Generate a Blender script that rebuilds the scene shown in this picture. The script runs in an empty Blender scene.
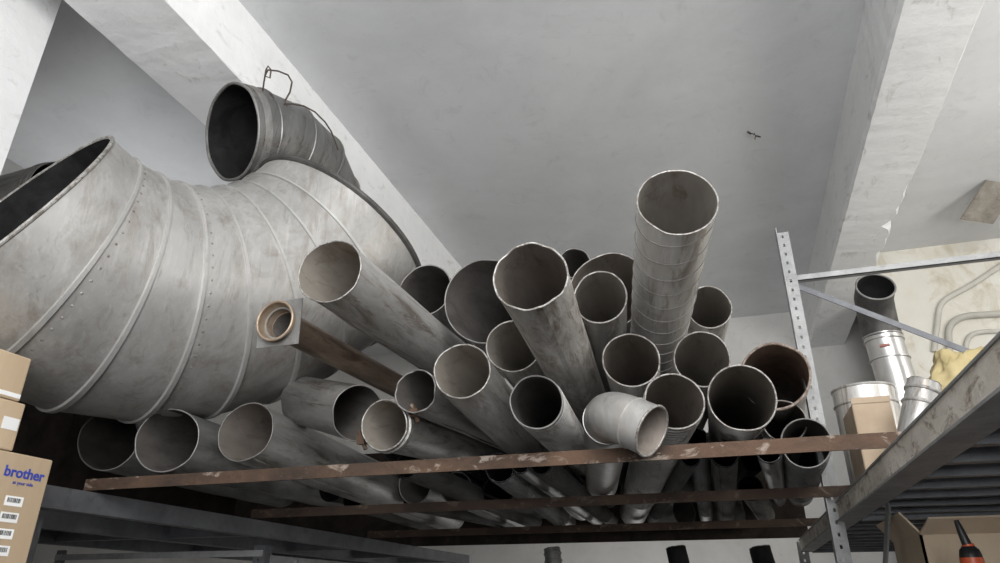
import bpy, bmesh, math, random
from mathutils import Vector, Matrix, noise as mnoise
random.seed(7)
pi = math.pi
COL = bpy.context.scene.collection
# ------------------------------------------------------------------ camera model
F = 700.0
YAW = math.radians(17.3); PIT = math.radians(24.5)
CAM = Vector((0, 0, 1.6))
RT = Vector((math.cos(YAW), math.sin(YAW), 0))
FH = Vector((-math.sin(YAW), math.cos(YAW), 0))
ZZ = Vector((0, 0, 1))
FW = FH*math.cos(PIT) + ZZ*math.sin(PIT)
UP = -FH*math.sin(PIT) + ZZ*math.cos(PIT)
def ray(px, py): return RT*((px-500)/F) + UP*((281.5-py)/F) + FW
def at(px, py, d): return CAM + ray(px, py)*d
def camv(r, u, f): return RT*r + UP*u + FW*f
def onX(px, py, X):
    r = ray(px, py); return CAM + r*(X/r.x)
def onY(px, py, Y):
    r = ray(px, py); return CAM + r*(Y/r.y)
def onZ(px, py, Z):
    r = ray(px, py); return CAM + r*((Z-CAM.z)/r.z)
cam = bpy.data.cameras.new('camera'); co = bpy.data.objects.new('camera', cam); COL.objects.link(co)
cam.sensor_width = 36; cam.lens = 36*F/1000; cam.clip_start = .02
M = Matrix((RT, UP, -FW)).transposed().to_4x4(); M.translation = CAM
co.matrix_world = M
bpy.context.scene.camera = co

# ------------------------------------------------------------------ materials
def base(name):
    m = bpy.data.materials.new(name); m.use_nodes = True
    nt = m.node_tree; b = nt.nodes['Principled BSDF']
    return m, nt, b
def c4(c): return (c[0], c[1], c[2], 1)
def noise(nt, vec, scale, detail=6, rough=.6, dist=0.):
    n = nt.nodes.new('ShaderNodeTexNoise'); n.inputs['Scale'].default_value = scale
    n.inputs['Detail'].default_value = detail; n.inputs['Roughness'].default_value = rough
    n.inputs['Distortion'].default_value = dist
    nt.links.new(vec, n.inputs['Vector']); return n.outputs['Fac']
def ramp(nt, fac, a, b, p0=.35, p1=.65):
    r = nt.nodes.new('ShaderNodeValToRGB'); r.color_ramp.elements[0].position = p0; r.color_ramp.elements[1].position = p1
    r.color_ramp.elements[0].color = c4(a); r.color_ramp.elements[1].color = c4(b)
    nt.links.new(fac, r.inputs[0]); return r.outputs[0]
def mix(nt, fac, a, b):
    m = nt.nodes.new('ShaderNodeMix'); m.data_type = 'RGBA'
    if isinstance(fac, float): m.inputs[0].default_value = fac
    else: nt.links.new(fac, m.inputs[0])
    for k, v in ((6, a), (7, b)):
        if isinstance(v, tuple): m.inputs[k].default_value = c4(v)
        else: nt.links.new(v, m.inputs[k])
    return m.outputs[2]
def coords(nt, sc=(1, 1, 1)):
    t = nt.nodes.new('ShaderNodeTexCoord'); mp = nt.nodes.new('ShaderNodeMapping')
    mp.inputs['Scale'].default_value = sc
    nt.links.new(t.outputs['Object'], mp.inputs[0]); return mp.outputs[0]
def bump(nt, b, fac, s, d=.01):
    n = nt.nodes.new('ShaderNodeBump'); n.inputs['Strength'].default_value = s; n.inputs['Distance'].default_value = d
    nt.links.new(fac, n.inputs['Height']); nt.links.new(n.outputs[0], b.inputs['Normal'])
def surf(name, c1, c2, stain=(.1, .07, .05), amt=.5, rough=.5, metal=0., scale=7, sc=(1, 1, 1), bmp=.15, st=(.55, .72), stscale=3.0, streak=0., spec=.5, rust=.26):
    m, nt, b = base(name)
    v = coords(nt, sc); v1 = coords(nt)
    col = ramp(nt, noise(nt, v, scale, 8, .65, .4), c1, c2)
    sf = ramp(nt, noise(nt, v, scale*stscale, 10, .7, .8), (0, 0, 0), (amt, amt, amt), st[0], st[1])
    col = mix(nt, sf, col, stain)
    if streak:   # fine scratches, pale rub marks, dull patina, grime runs, rust tint
        v2 = coords(nt, (1, 1, .12)); v3 = coords(nt, (1, 1, .35))
        s2 = ramp(nt, noise(nt, v2, 70, 4, .7, .3), (0, 0, 0), (streak, streak, streak), .52, .7)
        col = mix(nt, s2, col, tuple(min(.85, x*1.35) for x in c2))
        s3 = ramp(nt, noise(nt, v3, 10, 7, .7, .5), (0, 0, 0), (min(1, streak*1.2),)*3, .45, .68)
        col = mix(nt, s3, col, tuple(x*.55 for x in c1))
        s4 = ramp(nt, noise(nt, v2, 26, 6, .75, .6), (0, 0, 0), (min(1, streak*1.8),)*3, .53, .65)
        col = mix(nt, s4, col, stain)
        s6 = ramp(nt, noise(nt, v3, 7, 8, .7, .6), (0, 0, 0), (rust,)*3, .53, .67)
        col = mix(nt, s6, col, (.27, .19, .125))
    oi = nt.nodes.new('ShaderNodeObjectInfo'); hs = nt.nodes.new('ShaderNodeHueSaturation')
    mr = nt.nodes.new('ShaderNodeMapRange'); mr.inputs[3].default_value = .74 if streak else .92; mr.inputs[4].default_value = 1.1
    nt.links.new(oi.outputs['Random'], mr.inputs[0]); nt.links.new(mr.outputs[0], hs.inputs['Value'])
    nt.links.new(col, hs.inputs['Color']); nt.links.new(hs.outputs[0], b.inputs['Base Color'])
    b.inputs['Metallic'].default_value = metal; b.inputs['Specular IOR Level'].default_value = spec
    if metal > .3:
        rr = nt.nodes.new('ShaderNodeMapRange'); rr.inputs[3].default_value = rough-.1; rr.inputs[4].default_value = rough+.18
        nt.links.new(noise(nt, v, 9, 6, .7, .6), rr.inputs[0]); nt.links.new(rr.outputs[0], b.inputs['Roughness'])
    else: b.inputs['Roughness'].default_value = rough
    bump(nt, b, noise(nt, v1, scale*6, 6), bmp, .004)
    return m
Z3 = (1, 1, .35)
MT = {}
MT['galv_light'] = surf('galvanised_light', (.57, .555, .53), (.73, .715, .69), (.25, .2, .16), .6, .4, .58, 7, Z3, .08, streak=.46)
MT['galv'] = surf('galvanised_mid', (.40, .393, .38), (.55, .54, .52), (.16, .13, .1), .6, .4, .6, 8, Z3, .08, streak=.46)
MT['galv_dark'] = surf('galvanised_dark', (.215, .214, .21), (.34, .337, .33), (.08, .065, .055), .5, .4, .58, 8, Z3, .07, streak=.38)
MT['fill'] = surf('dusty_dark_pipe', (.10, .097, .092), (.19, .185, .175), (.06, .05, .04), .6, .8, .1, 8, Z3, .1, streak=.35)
MT['dirty'] = surf('dirty_pale_metal', (.56, .54, .51), (.73, .71, .675), (.22, .17, .125), .75, .48, .38, 9, Z3, .13, (.5, .66), streak=.52, rust=.36)
MT['smooth'] = surf('smooth_grey_metal', (.38, .375, .365), (.49, .485, .47), (.19, .16, .13), .5, .38, .58, 6, Z3, .05, streak=.25)
MT['elbow'] = surf('elbow_galvanised', (.42, .412, .396), (.56, .55, .532), (.26, .22, .18), .55, .42, .58, 3.2, (1, 1, .7), .07, (.50, .69), streak=.26, rust=.17)
MT['seam'] = surf('elbow_seam', (.45, .443, .43), (.57, .563, .548), (.25, .215, .175), .5, .4, .56, 6)
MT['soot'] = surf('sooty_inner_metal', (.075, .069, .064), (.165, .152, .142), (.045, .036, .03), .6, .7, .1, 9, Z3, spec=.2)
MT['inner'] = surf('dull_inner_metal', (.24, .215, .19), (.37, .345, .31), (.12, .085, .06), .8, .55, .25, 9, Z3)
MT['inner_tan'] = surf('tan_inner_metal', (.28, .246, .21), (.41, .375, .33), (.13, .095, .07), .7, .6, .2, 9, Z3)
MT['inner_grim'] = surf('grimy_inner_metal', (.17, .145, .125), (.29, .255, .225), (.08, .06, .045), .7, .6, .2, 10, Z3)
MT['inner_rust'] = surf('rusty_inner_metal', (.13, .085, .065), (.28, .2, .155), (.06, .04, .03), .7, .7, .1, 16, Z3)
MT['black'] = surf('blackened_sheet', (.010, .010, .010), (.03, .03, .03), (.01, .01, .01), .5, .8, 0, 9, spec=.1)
MT['trunk'] = surf('dark_brown_sheet', (.018, .014, .012), (.04, .032, .027), (.02, .012, .01), .5, .8, 0, 9, spec=.1)  # for the added trunk and board that darken the gaps
MT['brown'] = surf('brown_tinted_pipe', (.25, .18, .13), (.38, .30, .235), (.11, .065, .04), .75, .36, .6, 12, Z3, .06, streak=.42)
MT['brass'] = surf('brassy_flare', (.28, .20, .14), (.42, .34, .26), (.12, .08, .05), .7, .38, .6, 14)
MT['rim'] = surf('worn_cut_edge', (.28, .27, .255), (.44, .43, .41), (.13, .105, .085), .75, .45, .5, 24, st=(.46, .58))
MT['rimrust'] = surf('rusty_cut_edge', (.22, .17, .14), (.40, .35, .31), (.11, .07, .05), .8, .6, .2, 24, st=(.45, .58))
MT['rimdark'] = surf('dull_edge', (.16, .155, .15), (.27, .26, .25), (.1, .08, .06), .5, .5, .5, 20)
MT['rimblack'] = surf('dark_flange_edge', (.05, .048, .045), (.10, .095, .09), (.04, .03, .025), .5, .5, .4, 20)
MT['rust'] = surf('rusty_angle_iron', (.032, .021, .015), (.105, .060, .037), (.29, .24, .2), .8, .85, .05, 10, (.5, 1, 1), .8, (.565, .62), 2.4)
MT['rustdark'] = surf('dark_rusty_iron', (.034, .022, .015), (.078, .047, .032), (.17, .13, .1), .6, .85, .05, 9, (.6, 1, 1), .6, (.565, .63), 2.4)
MT['plaster'] = surf('painted_ceiling', (.575, .58, .59), (.665, .67, .68), (.45, .45, .455), .5, .85, 0, 1.6, (1, 1, 1), .6, (.56, .74), 6)
MT['beam'] = surf('whitewashed_beam', (.80, .80, .80), (.89, .89, .89), (.47, .45, .42), .55, .85, 0, 3, (1, .5, 1), .8, (.57, .68), 5)
MT['wall'] = surf('whitewashed_wall', (.6, .59, .57), (.72, .71, .69), (.45, .42, .38), .4, .9, 0, 2, (1, 1, 1), .6, (.55, .75), 5)
MT['wallwarm'] = surf('stained_right_wall', (.66, .625, .54), (.75, .735, .68), (.42, .345, .22), .65, .9, 0, 1.8, (1, 1, .8), .8, (.50, .68), 3.0)
MT['floor'] = surf('grey_concrete_floor', (.06, .058, .056), (.095, .093, .09), (.05, .05, .05), .5, .8, 0, 3)
MT['rackgrey'] = surf('blue_grey_painted_steel', (.10, .105, .115), (.16, .165, .175), (.06, .05, .045), .6, .5, .3, 9)
MT['rackzinc'] = surf('zinc_slotted_steel', (.25, .253, .255), (.36, .363, .36), (.13, .12, .11), .6, .6, .2, 14)
MT['brace'] = surf('brace_steel', (.12, .125, .14), (.19, .197, .21), (.07, .06, .05), .5, .6, .1, 14)
MT['railbeige'] = surf('dirt_crusted_rail', (.60, .55, .48), (.84, .79, .71), (.17, .115, .075), .85, .75, .0, 14, (1, .4, 1), .5, (.52, .66))
MT['panel'] = surf('dark_shelf_sheet', (.05, .05, .055), (.09, .09, .095), (.03, .03, .03), .5, .6, .2, 9)
MT['card'] = surf('brown_cardboard', (.42, .315, .205), (.49, .375, .255), (.36, .26, .16), .3, .85, 0, 8, (1, 1, .2), .15)
MT['card_light'] = surf('pale_cardboard', (.58, .46, .33), (.66, .54, .40), (.5, .38, .26), .3, .85, 0, 8, (1, 1, .2), .15)
MT['cardold'] = surf('faded_cardboard', (.33, .25, .175), (.42, .33, .24), (.25, .18, .12), .4, .85, 0, 8)
MT['ink'] = surf('blue_ink', (.03, .05, .30), (.035, .06, .34), (.03, .05, .3), .1, .6)
MT['paper'] = surf('white_label_paper', (.75, .75, .74), (.8, .8, .79), (.7, .7, .7), .2, .6)
MT['blackink'] = surf('black_ink', (.02, .02, .02), (.03, .03, .03), (.02, .02, .02), .1, .6)
MT['yellow'] = surf('yellowed_plastic', (.37, .295, .14), (.48, .40, .22), (.22, .165, .085), .6, .7, 0, 9)
MT['orange'] = surf('red_orange_plastic', (.6, .09, .03), (.68, .12, .04), (.4, .05, .02), .3, .4)
MT['redband'] = surf('faded_red_band', (.28, .10, .08), (.38, .17, .14), (.4, .35, .3), .6, .5)
MT['plastic'] = surf('black_plastic', (.015, .015, .016), (.03, .03, .032), (.01, .01, .01), .2, .35)
MT['wire'] = surf('dark_wire', (.05, .035, .03), (.085, .065, .05), (.03, .02, .02), .3, .6, .3)
MT['conduit'] = surf('painted_conduit', (.46, .445, .40), (.56, .54, .49), (.34, .3, .24), .6, .7, 0, 8)
MT['plate'] = surf('stained_plate', (.20, .18, .155), (.33, .305, .27), (.12, .08, .05), .75, .7, .1, 14)
MT['chrome'] = surf('shiny_flue', (.55, .545, .53), (.68, .67, .66), (.28, .23, .19), .5, .28, .82, 10, Z3, .05, streak=.18)

# ------------------------------------------------------------------ mesh helpers
class MB:
    def __init__(s): s.v = []; s.f = []; s.m = []
    def add(s, vs, fs, mi=0):
        o = len(s.v); s.v += [Vector(v) for v in vs]
        for f in fs: s.f.append([i+o for i in f]); s.m.append(mi)
        return s
    def box(s, lo, hi, mi=0, rot=None, piv=None):
        x0, y0, z0 = lo; x1, y1, z1 = hi
        vs = [Vector(p) for p in ((x0,y0,z0),(x1,y0,z0),(x1,y1,z0),(x0,y1,z0),(x0,y0,z1),(x1,y0,z1),(x1,y1,z1),(x0,y1,z1))]
        if rot is not None: vs = [piv + rot @ (v-piv) for v in vs]
        return s.add(vs, [(0,3,2,1),(4,5,6,7),(0,1,5,4),(1,2,6,5),(2,3,7,6),(3,0,4,7)], mi)
    def prism(s, prof, o, u, v, w, L, mi=0):
        n = len(prof); vs = [o + u*a + v*b for a, b in prof] + [o + u*a + v*b + w*L for a, b in prof]
        fs = [tuple(range(n))[::-1], tuple(range(n, 2*n))] + [(i, (i+1) % n, n+(i+1) % n, n+i) for i in range(n)]
        return s.add(vs, fs, mi)
    def sweep(s, pts, r, seg=8, closed=False, mi=0, caps=True, th=None, mi2=1):
        pts = [Vector(p) for p in pts]; n = len(pts)
        rr = r if isinstance(r, (list, tuple)) else [r]*n
        T = []
        for i in range(n):
            if closed: t = pts[(i+1) % n] - pts[i-1]
            else: t = pts[min(i+1, n-1)] - pts[max(i-1, 0)]
            T.append(t.normalized())
        a = Vector((0, 0, 1)) if abs(T[0].z) < .9 else Vector((1, 0, 0))
        x = (a - T[0]*a.dot(T[0])).normalized(); fr = []
        for i in range(n):
            x = (x - T[i]*x.dot(T[i])).normalized(); fr.append((x.copy(), T[i].cross(x)))
        def rings(dr):
            return [[pts[i] + (fr[i][0]*math.cos(2*pi*k/seg) + fr[i][1]*math.sin(2*pi*k/seg))*(rr[i]-dr) for k in range(seg)] for i in range(n)]
        R0 = rings(0); vs = [v for r_ in R0 for v in r_]; fs = []
        m = n if closed else n-1
        for i in range(m):
            j = (i+1) % n
            for k in range(seg):
                q = (k+1) % seg; fs.append((i*seg+k, i*seg+q, j*seg+q, j*seg+k))
        if not closed and caps and th is None:
            fs.append(tuple(range(seg))[::-1]); fs.append(tuple((n-1)*seg+k for k in range(seg)))
        s.add(vs, fs, mi)
        if th is not None:
            o = len(s.v)-len(vs)
            R1 = rings(th); o2 = len(s.v); s.v += [v for r_ in R1 for v in r_]
            for i in range(n-1):
                for k in range(seg):
                    q = (k+1) % seg; s.f.append([o2+i*seg+q, o2+i*seg+k, o2+(i+1)*seg+k, o2+(i+1)*seg+q]); s.m.append(mi2)
            for e in (0, n-1):
                for k in range(seg):
                    q = (k+1) % seg; f = [o+e*seg+q, o+e*seg+k, o2+e*seg+k, o2+e*seg+q]
                    s.f.append(f if e == 0 else f[::-1]); s.m.append(mi)
        return s
    def build(s, name, mats, parent=None, smooth=True, local=False):
        me = bpy.data.meshes.new(name)
        off = Vector((0, 0, 0))
        if not local:
            if parent is not None: off = parent_loc(parent)
            else: off = sum(s.v, Vector())/len(s.v)
        me.from_pydata([v-off for v in s.v], [], s.f)
        mats = mats if isinstance(mats, (list, tuple)) else [mats]
        for m in mats: me.materials.append(m)
        for p, mi in zip(me.polygons, s.m): p.material_index = min(mi, len(mats)-1); p.use_smooth = smooth
        bm = bmesh.new(); bm.from_mesh(me)
        if not smooth: bmesh.ops.recalc_face_normals(bm, faces=bm.faces)
        bm.to_mesh(me); bm.free(); me.update()
        if smooth: me.set_sharp_from_angle(angle=math.radians(42))
        o = bpy.data.objects.new(name, me); COL.objects.link(o)
        if parent is not None: o.parent = parent
        elif not local: o.location = off
        return o
def parent_loc(p):
    l = p.location.copy()
    q = p.parent
    while q is not None: l += q.location; q = q.parent
    return l
def tag(o, label, cat, group=None):
    o['label'] = label; o['category'] = cat
    if group: o['group'] = group
    return o
def thing(name, label, cat, loc, group=None):
    o = bpy.data.objects.new(name, None); COL.objects.link(o); o.location = loc; o.empty_display_size = .05
    return tag(o, label, cat, group)
def struct(name, mb, m, smooth=False):
    o = mb.build(name, m, None, smooth); o['kind'] = 'structure'; return o

# ------------------------------------------------------------------ setting
CZ = 3.473; BZ = 3.196; WY = 5.04; WY2 = 4.2
struct('floor', MB().box((-3.2, -3, -.1), (3.4, WY+.2, 0)), MT['floor'])
struct('ceiling', MB().box((-3.2, -1.5, CZ), (3.4, WY+.2, CZ+.15)), MT['plaster'])
struct('wall_back', MB().box((-3.2, WY, 0), (3.4, WY+.2, CZ)), MT['wall'])
struct('wall_inner', MB().box((.903, WY2, 0), (3.2, WY2+.15, CZ)), MT['wallwarm'])
struct('wall_left', MB().box((-3.2, -1.5, 0), (-3.0, WY, CZ)), MT['wall'])
struct('wall_right', MB().box((3.2, -.6, 0), (3.4, WY, CZ)), MT['wall'])
def rough_beam(x0, x1):
    mb = MB(); n = 130; rs = random.Random(int(x0*100)); vs = []; fs = []
    ys = [-1.5 + (WY+1.5)*i/n for i in range(n+1)]
    for y in ys:
        j = lambda: rs.uniform(-.001, .001)
        ch = max(0, mnoise.noise(Vector((y*2.3, x0*5, 0))))*.012   # chipped arris
        if x0 > 0 and 2.9 < y < 4.4: ch += max(0, .1+mnoise.noise(Vector((y*9, 3, 1))))*.06
        vs += [(x0+j(), y, CZ+.02), (x0+j(), y, BZ+.012+j()), (x0+.012+j(), y, BZ+j()), (x1-.002-ch+j(), y, BZ+j()), (x1+j(), y, BZ+.002+ch*1.2+j()), (x1+j(), y, CZ+.02)]
    for i in range(n):
        for k in range(5): fs.append((i*6+k, i*6+k+1, i*6+7+k, i*6+6+k))
    fs += [(0,1,2,3,4,5), tuple(n*6+k for k in range(6))]
    return mb.add(vs, fs)
struct('trim_1', rough_beam(-1.68, -1.386), MT['beam'])
struct('trim_2', rough_beam(.665, .903), MT['beam'])
cl = MB(); cl.box((-2.35, .65, 0), (-1.8, 1.15, CZ)); struct('trim_3', cl, MT['beam'])

# ------------------------------------------------------------------ rusty angle beams
SH = 1.870   # top of the angle irons: what the pipes lie on
def angle_iron(Y, x0, x1, label, m, h=.027, leg=.045):
    mb = MB(); n = 60; vs = []; fs = []
    prof = [(0, 0), (leg, 0), (leg, -.005), (.005, -.005), (.005, -h), (0, -h)]
    for i in range(n+1):
        x = x0+(x1-x0)*i/n; w = .0008*math.sin(i*.35+Y*7)+random.uniform(-.0002, .0002)
        for a, b in prof: vs.append((x, Y+a+w, SH+b))
    k = len(prof)
    for i in range(n):
        for j in range(k): q = (j+1) % k; fs.append((i*k+j, i*k+q, (i+1)*k+q, (i+1)*k+j))
    fs += [tuple(range(k))[::-1], tuple(n*k+j for j in range(k))]
    mb.add(vs, fs)
    o = mb.build('angle_iron', m, None, False)
    tag(o, label, 'beam', 'rusty angle irons carrying the pipes'); return o
angle_iron(1.38, -1.492, .318, 'front rusty angle iron bar, nearest and longest, under the pipe mouths', MT['rust'])
angle_iron(2.04, -1.485, .312, 'second rusty angle iron bar, behind the front one under the pipes', MT['rustdark'])
angle_iron(2.86, -1.485, .312, 'rearmost dark angle iron bar at the far end of the pipes', MT['rustdark'])

# ------------------------------------------------------------------ big gored elbow
s = 1.17
P1 = CAM + camv(-.970, .088, 1.35)*s + ZZ*.022; P2 = CAM + camv(-.448, .098, 1.9)*s + ZZ*.018
er = .268*s
cdir = (P2-P1).normalized(); a_ = camv(0, -.985, .045).normalized(); a_ = (a_ - cdir*a_.dot(cdir)).normalized()
ER = (P2-P1).length/math.sqrt(2)
EC = (P1+P2)/2 - a_*ER*math.cos(pi/4); EN = cdir.cross(a_).normalized()
def ering(th, r, k, seg):
    e = a_*math.cos(th) + cdir*math.sin(th); ph = 2*pi*k/seg
    return EC + e*(ER + r*math.cos(ph)) + EN*(r*math.sin(ph))
elb = thing('duct_elbow', 'huge galvanised gored duct elbow lying at left, its open mouth toward the left edge', 'duct elbow', EC + a_*(ER+er))
NG = 8; SEG = 72; THS = [-pi/4 + pi/2*i/NG for i in range(NG+1)]
mb = MB()
for g in range(NG):
    vs = []; fs = []
    for tth in (THS[g], THS[g+1]): vs += [ering(tth, er, k, SEG) for k in range(SEG)]
    vs += [ering(THS[g], er-.006, k, SEG) for k in range(SEG)] + [ering(THS[g+1], er-.006, k, SEG) for k in range(SEG)]
    for k in range(SEG):
        q = (k+1) % SEG
        fs.append((k, q, SEG+q, SEG+k))
    mb.add(vs[:2*SEG], fs, 0); mb.add(vs[2*SEG:], [f[::-1] for f in fs], 1)
def collar(mb, th, sg, L):
    t = (cdir*math.cos(th) - a_*math.sin(th))*sg
    r0 = [ering(th, er, k, SEG) for k in range(SEG)]; r1 = [p + t*L for p in r0]
    i0 = [ering(th, er-.006, k, SEG) for k in range(SEG)]; i1 = [p + t*L for p in i0]
    fs = [(k, (k+1) % SEG, SEG+(k+1) % SEG, SEG+k) for k in range(SEG)]
    mb.add(r0+r1, fs, 0); mb.add(i0+i1, fs, 1); mb.add(r1+i1, fs, 0)
    return r1
c1 = collar(mb, THS[0], -1, .012); c2 = collar(mb, THS[-1], 1, .02)
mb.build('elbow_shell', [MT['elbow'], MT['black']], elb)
for i, tth in enumerate(THS[1:-1]):
    vs = []; w = .0058/ER
    for dth, dr in ((-w, 0), (-w*.7, .006), (w*.7, .006), (w, 0)):
        vs += [ering(tth+dth, er+dr, k, SEG) for k in range(SEG)]
    fs = [(j*SEG+k, j*SEG+(k+1) % SEG, (j+1)*SEG+(k+1) % SEG, (j+1)*SEG+k) for j in range(3) for k in range(SEG)]
    MB().add(vs, fs).build('gore_seam', MT['seam'], elb)
MB().sweep(c1, .0045, 8, True).build('mouth_rim', MT['rim'], elb)
MB().sweep(c2, .0095, 8, True).build('mouth_flange', MT['rimblack'], elb)
for gi, u in ((1, .16), (3, .16)):
    for k in range(64):
        A_, B_ = ering(THS[gi], er, k, 64), ering(THS[gi+1], er, k, 64); p = A_.lerp(B_, u)
        tt = THS[gi]; e = (p - (EC + (a_*math.cos(tt)+cdir*math.sin(tt))*ER)).normalized()
        if e.dot((CAM-p).normalized()) < .15 or (B_-A_).length < .05: continue
        x = e.orthogonal().normalized(); y = e.cross(x)
        ring = [p + (x*math.cos(j*pi/3)+y*math.sin(j*pi/3))*.0036 for j in range(6)]
        MB().add(ring+[p+e*.0024], [(j, (j+1) % 6, 6) for j in range(6)]).build('rivet', MT['rim'], elb)

# ------------------------------------------------------------------ the pile of pipes: front mouth + axis, relaxed so none cut into another
G = 'loose pipes piled on the rack'
PIPES = [
 ('A',330,271,34,440,352,.70,1.42,1.2,'seam','galv_light','inner_tan','rim',.003,'pale welded steel pipe jutting out diagonally just right of the big elbow'),
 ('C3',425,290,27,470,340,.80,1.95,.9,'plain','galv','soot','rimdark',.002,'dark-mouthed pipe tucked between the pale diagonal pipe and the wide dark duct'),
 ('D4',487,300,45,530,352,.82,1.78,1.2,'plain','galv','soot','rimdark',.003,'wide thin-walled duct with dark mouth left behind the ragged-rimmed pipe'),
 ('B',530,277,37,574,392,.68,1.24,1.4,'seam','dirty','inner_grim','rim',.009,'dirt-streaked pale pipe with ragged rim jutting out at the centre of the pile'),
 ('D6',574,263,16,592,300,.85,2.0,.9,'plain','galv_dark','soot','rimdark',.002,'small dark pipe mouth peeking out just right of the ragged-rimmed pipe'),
 ('D7',608,290,40,622,335,.85,1.8,1.2,'plain','galv_light','inner_grim','rim',.003,'wide pale duct arching behind the grey pipe at the pile centre'),
 ('C',600,297,27,613,372,.78,1.48,1.4,'plain','galv','inner','rim',.003,'grey pipe between the ragged-rimmed pipe and the tall spiral pipe'),
 ('D',677,202,39,661,335,.77,1.35,1.3,'spiral','galv_light','inner','rim',.002,'tall spiral-wound pipe, topmost of the pile, tilted steeply up'),
 ('E',709,307,22,704,345,.85,1.68,1.3,'plain','galv_light','inner','rim',.002,'thin pale-rimmed pipe just right behind the tall spiral pipe'),
 ('FF',631,360,28,640,425,.78,1.40,1.6,'plain','galv_light','inner_grim','rim',.003,'pipe with thick pale rim directly below the tall spiral pipe'),
 ('GG',513,346,27,548,402,.80,1.5,1.5,'plain','galv_light','inner','rim',.003,'short-mouthed pale pipe directly under the ragged-rimmed pipe on its left'),
 ('H',462,371,29,526,448,.76,1.40,1.8,'seam','galv_light','inner_tan','rim',.003,'pale pipe pointing left below the wide dark duct, above the clamped pipe'),
 ('I',536,402,27,587,487,.70,1.26,1.9,'corr','galv','soot','rimdark',.002,'dark ribbed pipe under the ragged-rimmed pipe, left of the small elbow'),
 ('J',416,391,22,512,440,.76,1.5,1.6,'seam','galv','soot','rimdark',.007,'narrow grey pipe with chipped dark mouth just above the clamped pipe'),
 ('K',384,425,25,452,462,.82,1.5,1.8,'clamp','galv','inner_tan','rim',.003,'grey pipe with a bolted clamp ring around its mouth'),
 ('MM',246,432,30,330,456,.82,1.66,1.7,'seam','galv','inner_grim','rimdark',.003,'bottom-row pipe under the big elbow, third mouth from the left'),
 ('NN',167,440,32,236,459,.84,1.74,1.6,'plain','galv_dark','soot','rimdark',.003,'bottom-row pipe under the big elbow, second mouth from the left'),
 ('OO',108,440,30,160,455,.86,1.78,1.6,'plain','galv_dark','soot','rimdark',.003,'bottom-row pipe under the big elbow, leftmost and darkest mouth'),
 ('Q',674,401,29,657,470,.75,1.42,1.9,'corr','galv','inner_grim','rim',.003,'ribbed pipe with mouth just above and right of the small elbow'),
 ('R',702,359,28,690,420,.80,1.47,1.7,'plain','galv_light','inner','rim',.003,'grey pipe between the thick-rimmed pipe and the rust-mouthed pipe'),
 ('S',742,398,33,717,486,.72,1.34,1.9,'seam','galv_light','inner','rim',.004,'broad pale pipe in front of the rust-mouthed one at the right end'),
 ('T',775,376,33,768,432,.80,1.52,1.5,'plain','dirty','inner_rust','rimrust',.005,'rust-mouthed pipe with broad worn rim, upper right of the pile'),
 ('U',784,421,21,768,480,.76,1.66,1.6,'plain','galv','soot','rim',.002,'slim pipe squeezed below the rust-mouthed pipe at the right end'),
 ('V',806,443,24,800,482,.82,1.56,1.6,'corr','galv_dark','soot','rimdark',.002,'dark ribbed pipe at the right end of the pile beside the slotted post'),
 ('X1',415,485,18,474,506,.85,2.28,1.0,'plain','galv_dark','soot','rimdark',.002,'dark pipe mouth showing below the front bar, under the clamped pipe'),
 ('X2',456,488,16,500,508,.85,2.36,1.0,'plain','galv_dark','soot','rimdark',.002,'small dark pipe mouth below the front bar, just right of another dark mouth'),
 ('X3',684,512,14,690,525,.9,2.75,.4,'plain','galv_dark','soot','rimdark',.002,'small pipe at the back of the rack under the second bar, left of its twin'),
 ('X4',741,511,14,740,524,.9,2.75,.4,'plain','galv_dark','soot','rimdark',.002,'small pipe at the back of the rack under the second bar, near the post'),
 ('FL',285,326,15,394,384,.76,1.48,.95,'flange','brown','soot','rimdark',.001,'slim brown pipe with a square flange plate, in front of the big elbow'),
]
YEND = 3.14; YB = 3.34
class Pp: pass
ps = []
for r in PIPES:
    p = Pp(); (p.key, x0, y0, p.r0, x1, y1, ratio, p.t, p.L, p.style, p.mo, p.mi, p.mr, p.jag, p.label) = r
    p.ray = ray(x0, y0); p.t0 = p.t; p.R = p.r0*p.t/F; p.free = False
    A = at(x0, y0, p.t); B = at(x1, y1, p.t/ratio); d = (B-A).normalized()
    p.ye = YEND
    p.E = A + d*p.L
    if p.E.z < SH+.003+p.R: p.E.z = SH+.003+p.R
    if p.E.y > p.ye: p.E = A + (p.E-A)*((p.ye-A.y)/(p.E.y-A.y)); p.L = (p.E-A).length
    p.E0 = p.E.copy(); p.fixed = False; ps.append(p)
rs = random.Random(21)
FILL = 'bottom-layer pipes seen from below between the bars'
BACK = 'dusty pipes deep inside the pile'
NF = 12
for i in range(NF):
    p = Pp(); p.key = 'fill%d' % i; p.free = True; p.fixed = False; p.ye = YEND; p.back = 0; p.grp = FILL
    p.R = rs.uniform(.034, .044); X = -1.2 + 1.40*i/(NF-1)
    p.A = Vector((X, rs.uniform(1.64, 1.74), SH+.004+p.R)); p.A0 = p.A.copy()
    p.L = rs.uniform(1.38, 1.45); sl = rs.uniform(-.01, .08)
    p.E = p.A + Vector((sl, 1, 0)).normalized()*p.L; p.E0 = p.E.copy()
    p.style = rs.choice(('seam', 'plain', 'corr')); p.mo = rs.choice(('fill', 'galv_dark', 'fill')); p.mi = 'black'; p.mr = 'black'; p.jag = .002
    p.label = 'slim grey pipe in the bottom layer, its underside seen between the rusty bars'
    ps.append(p)
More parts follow.
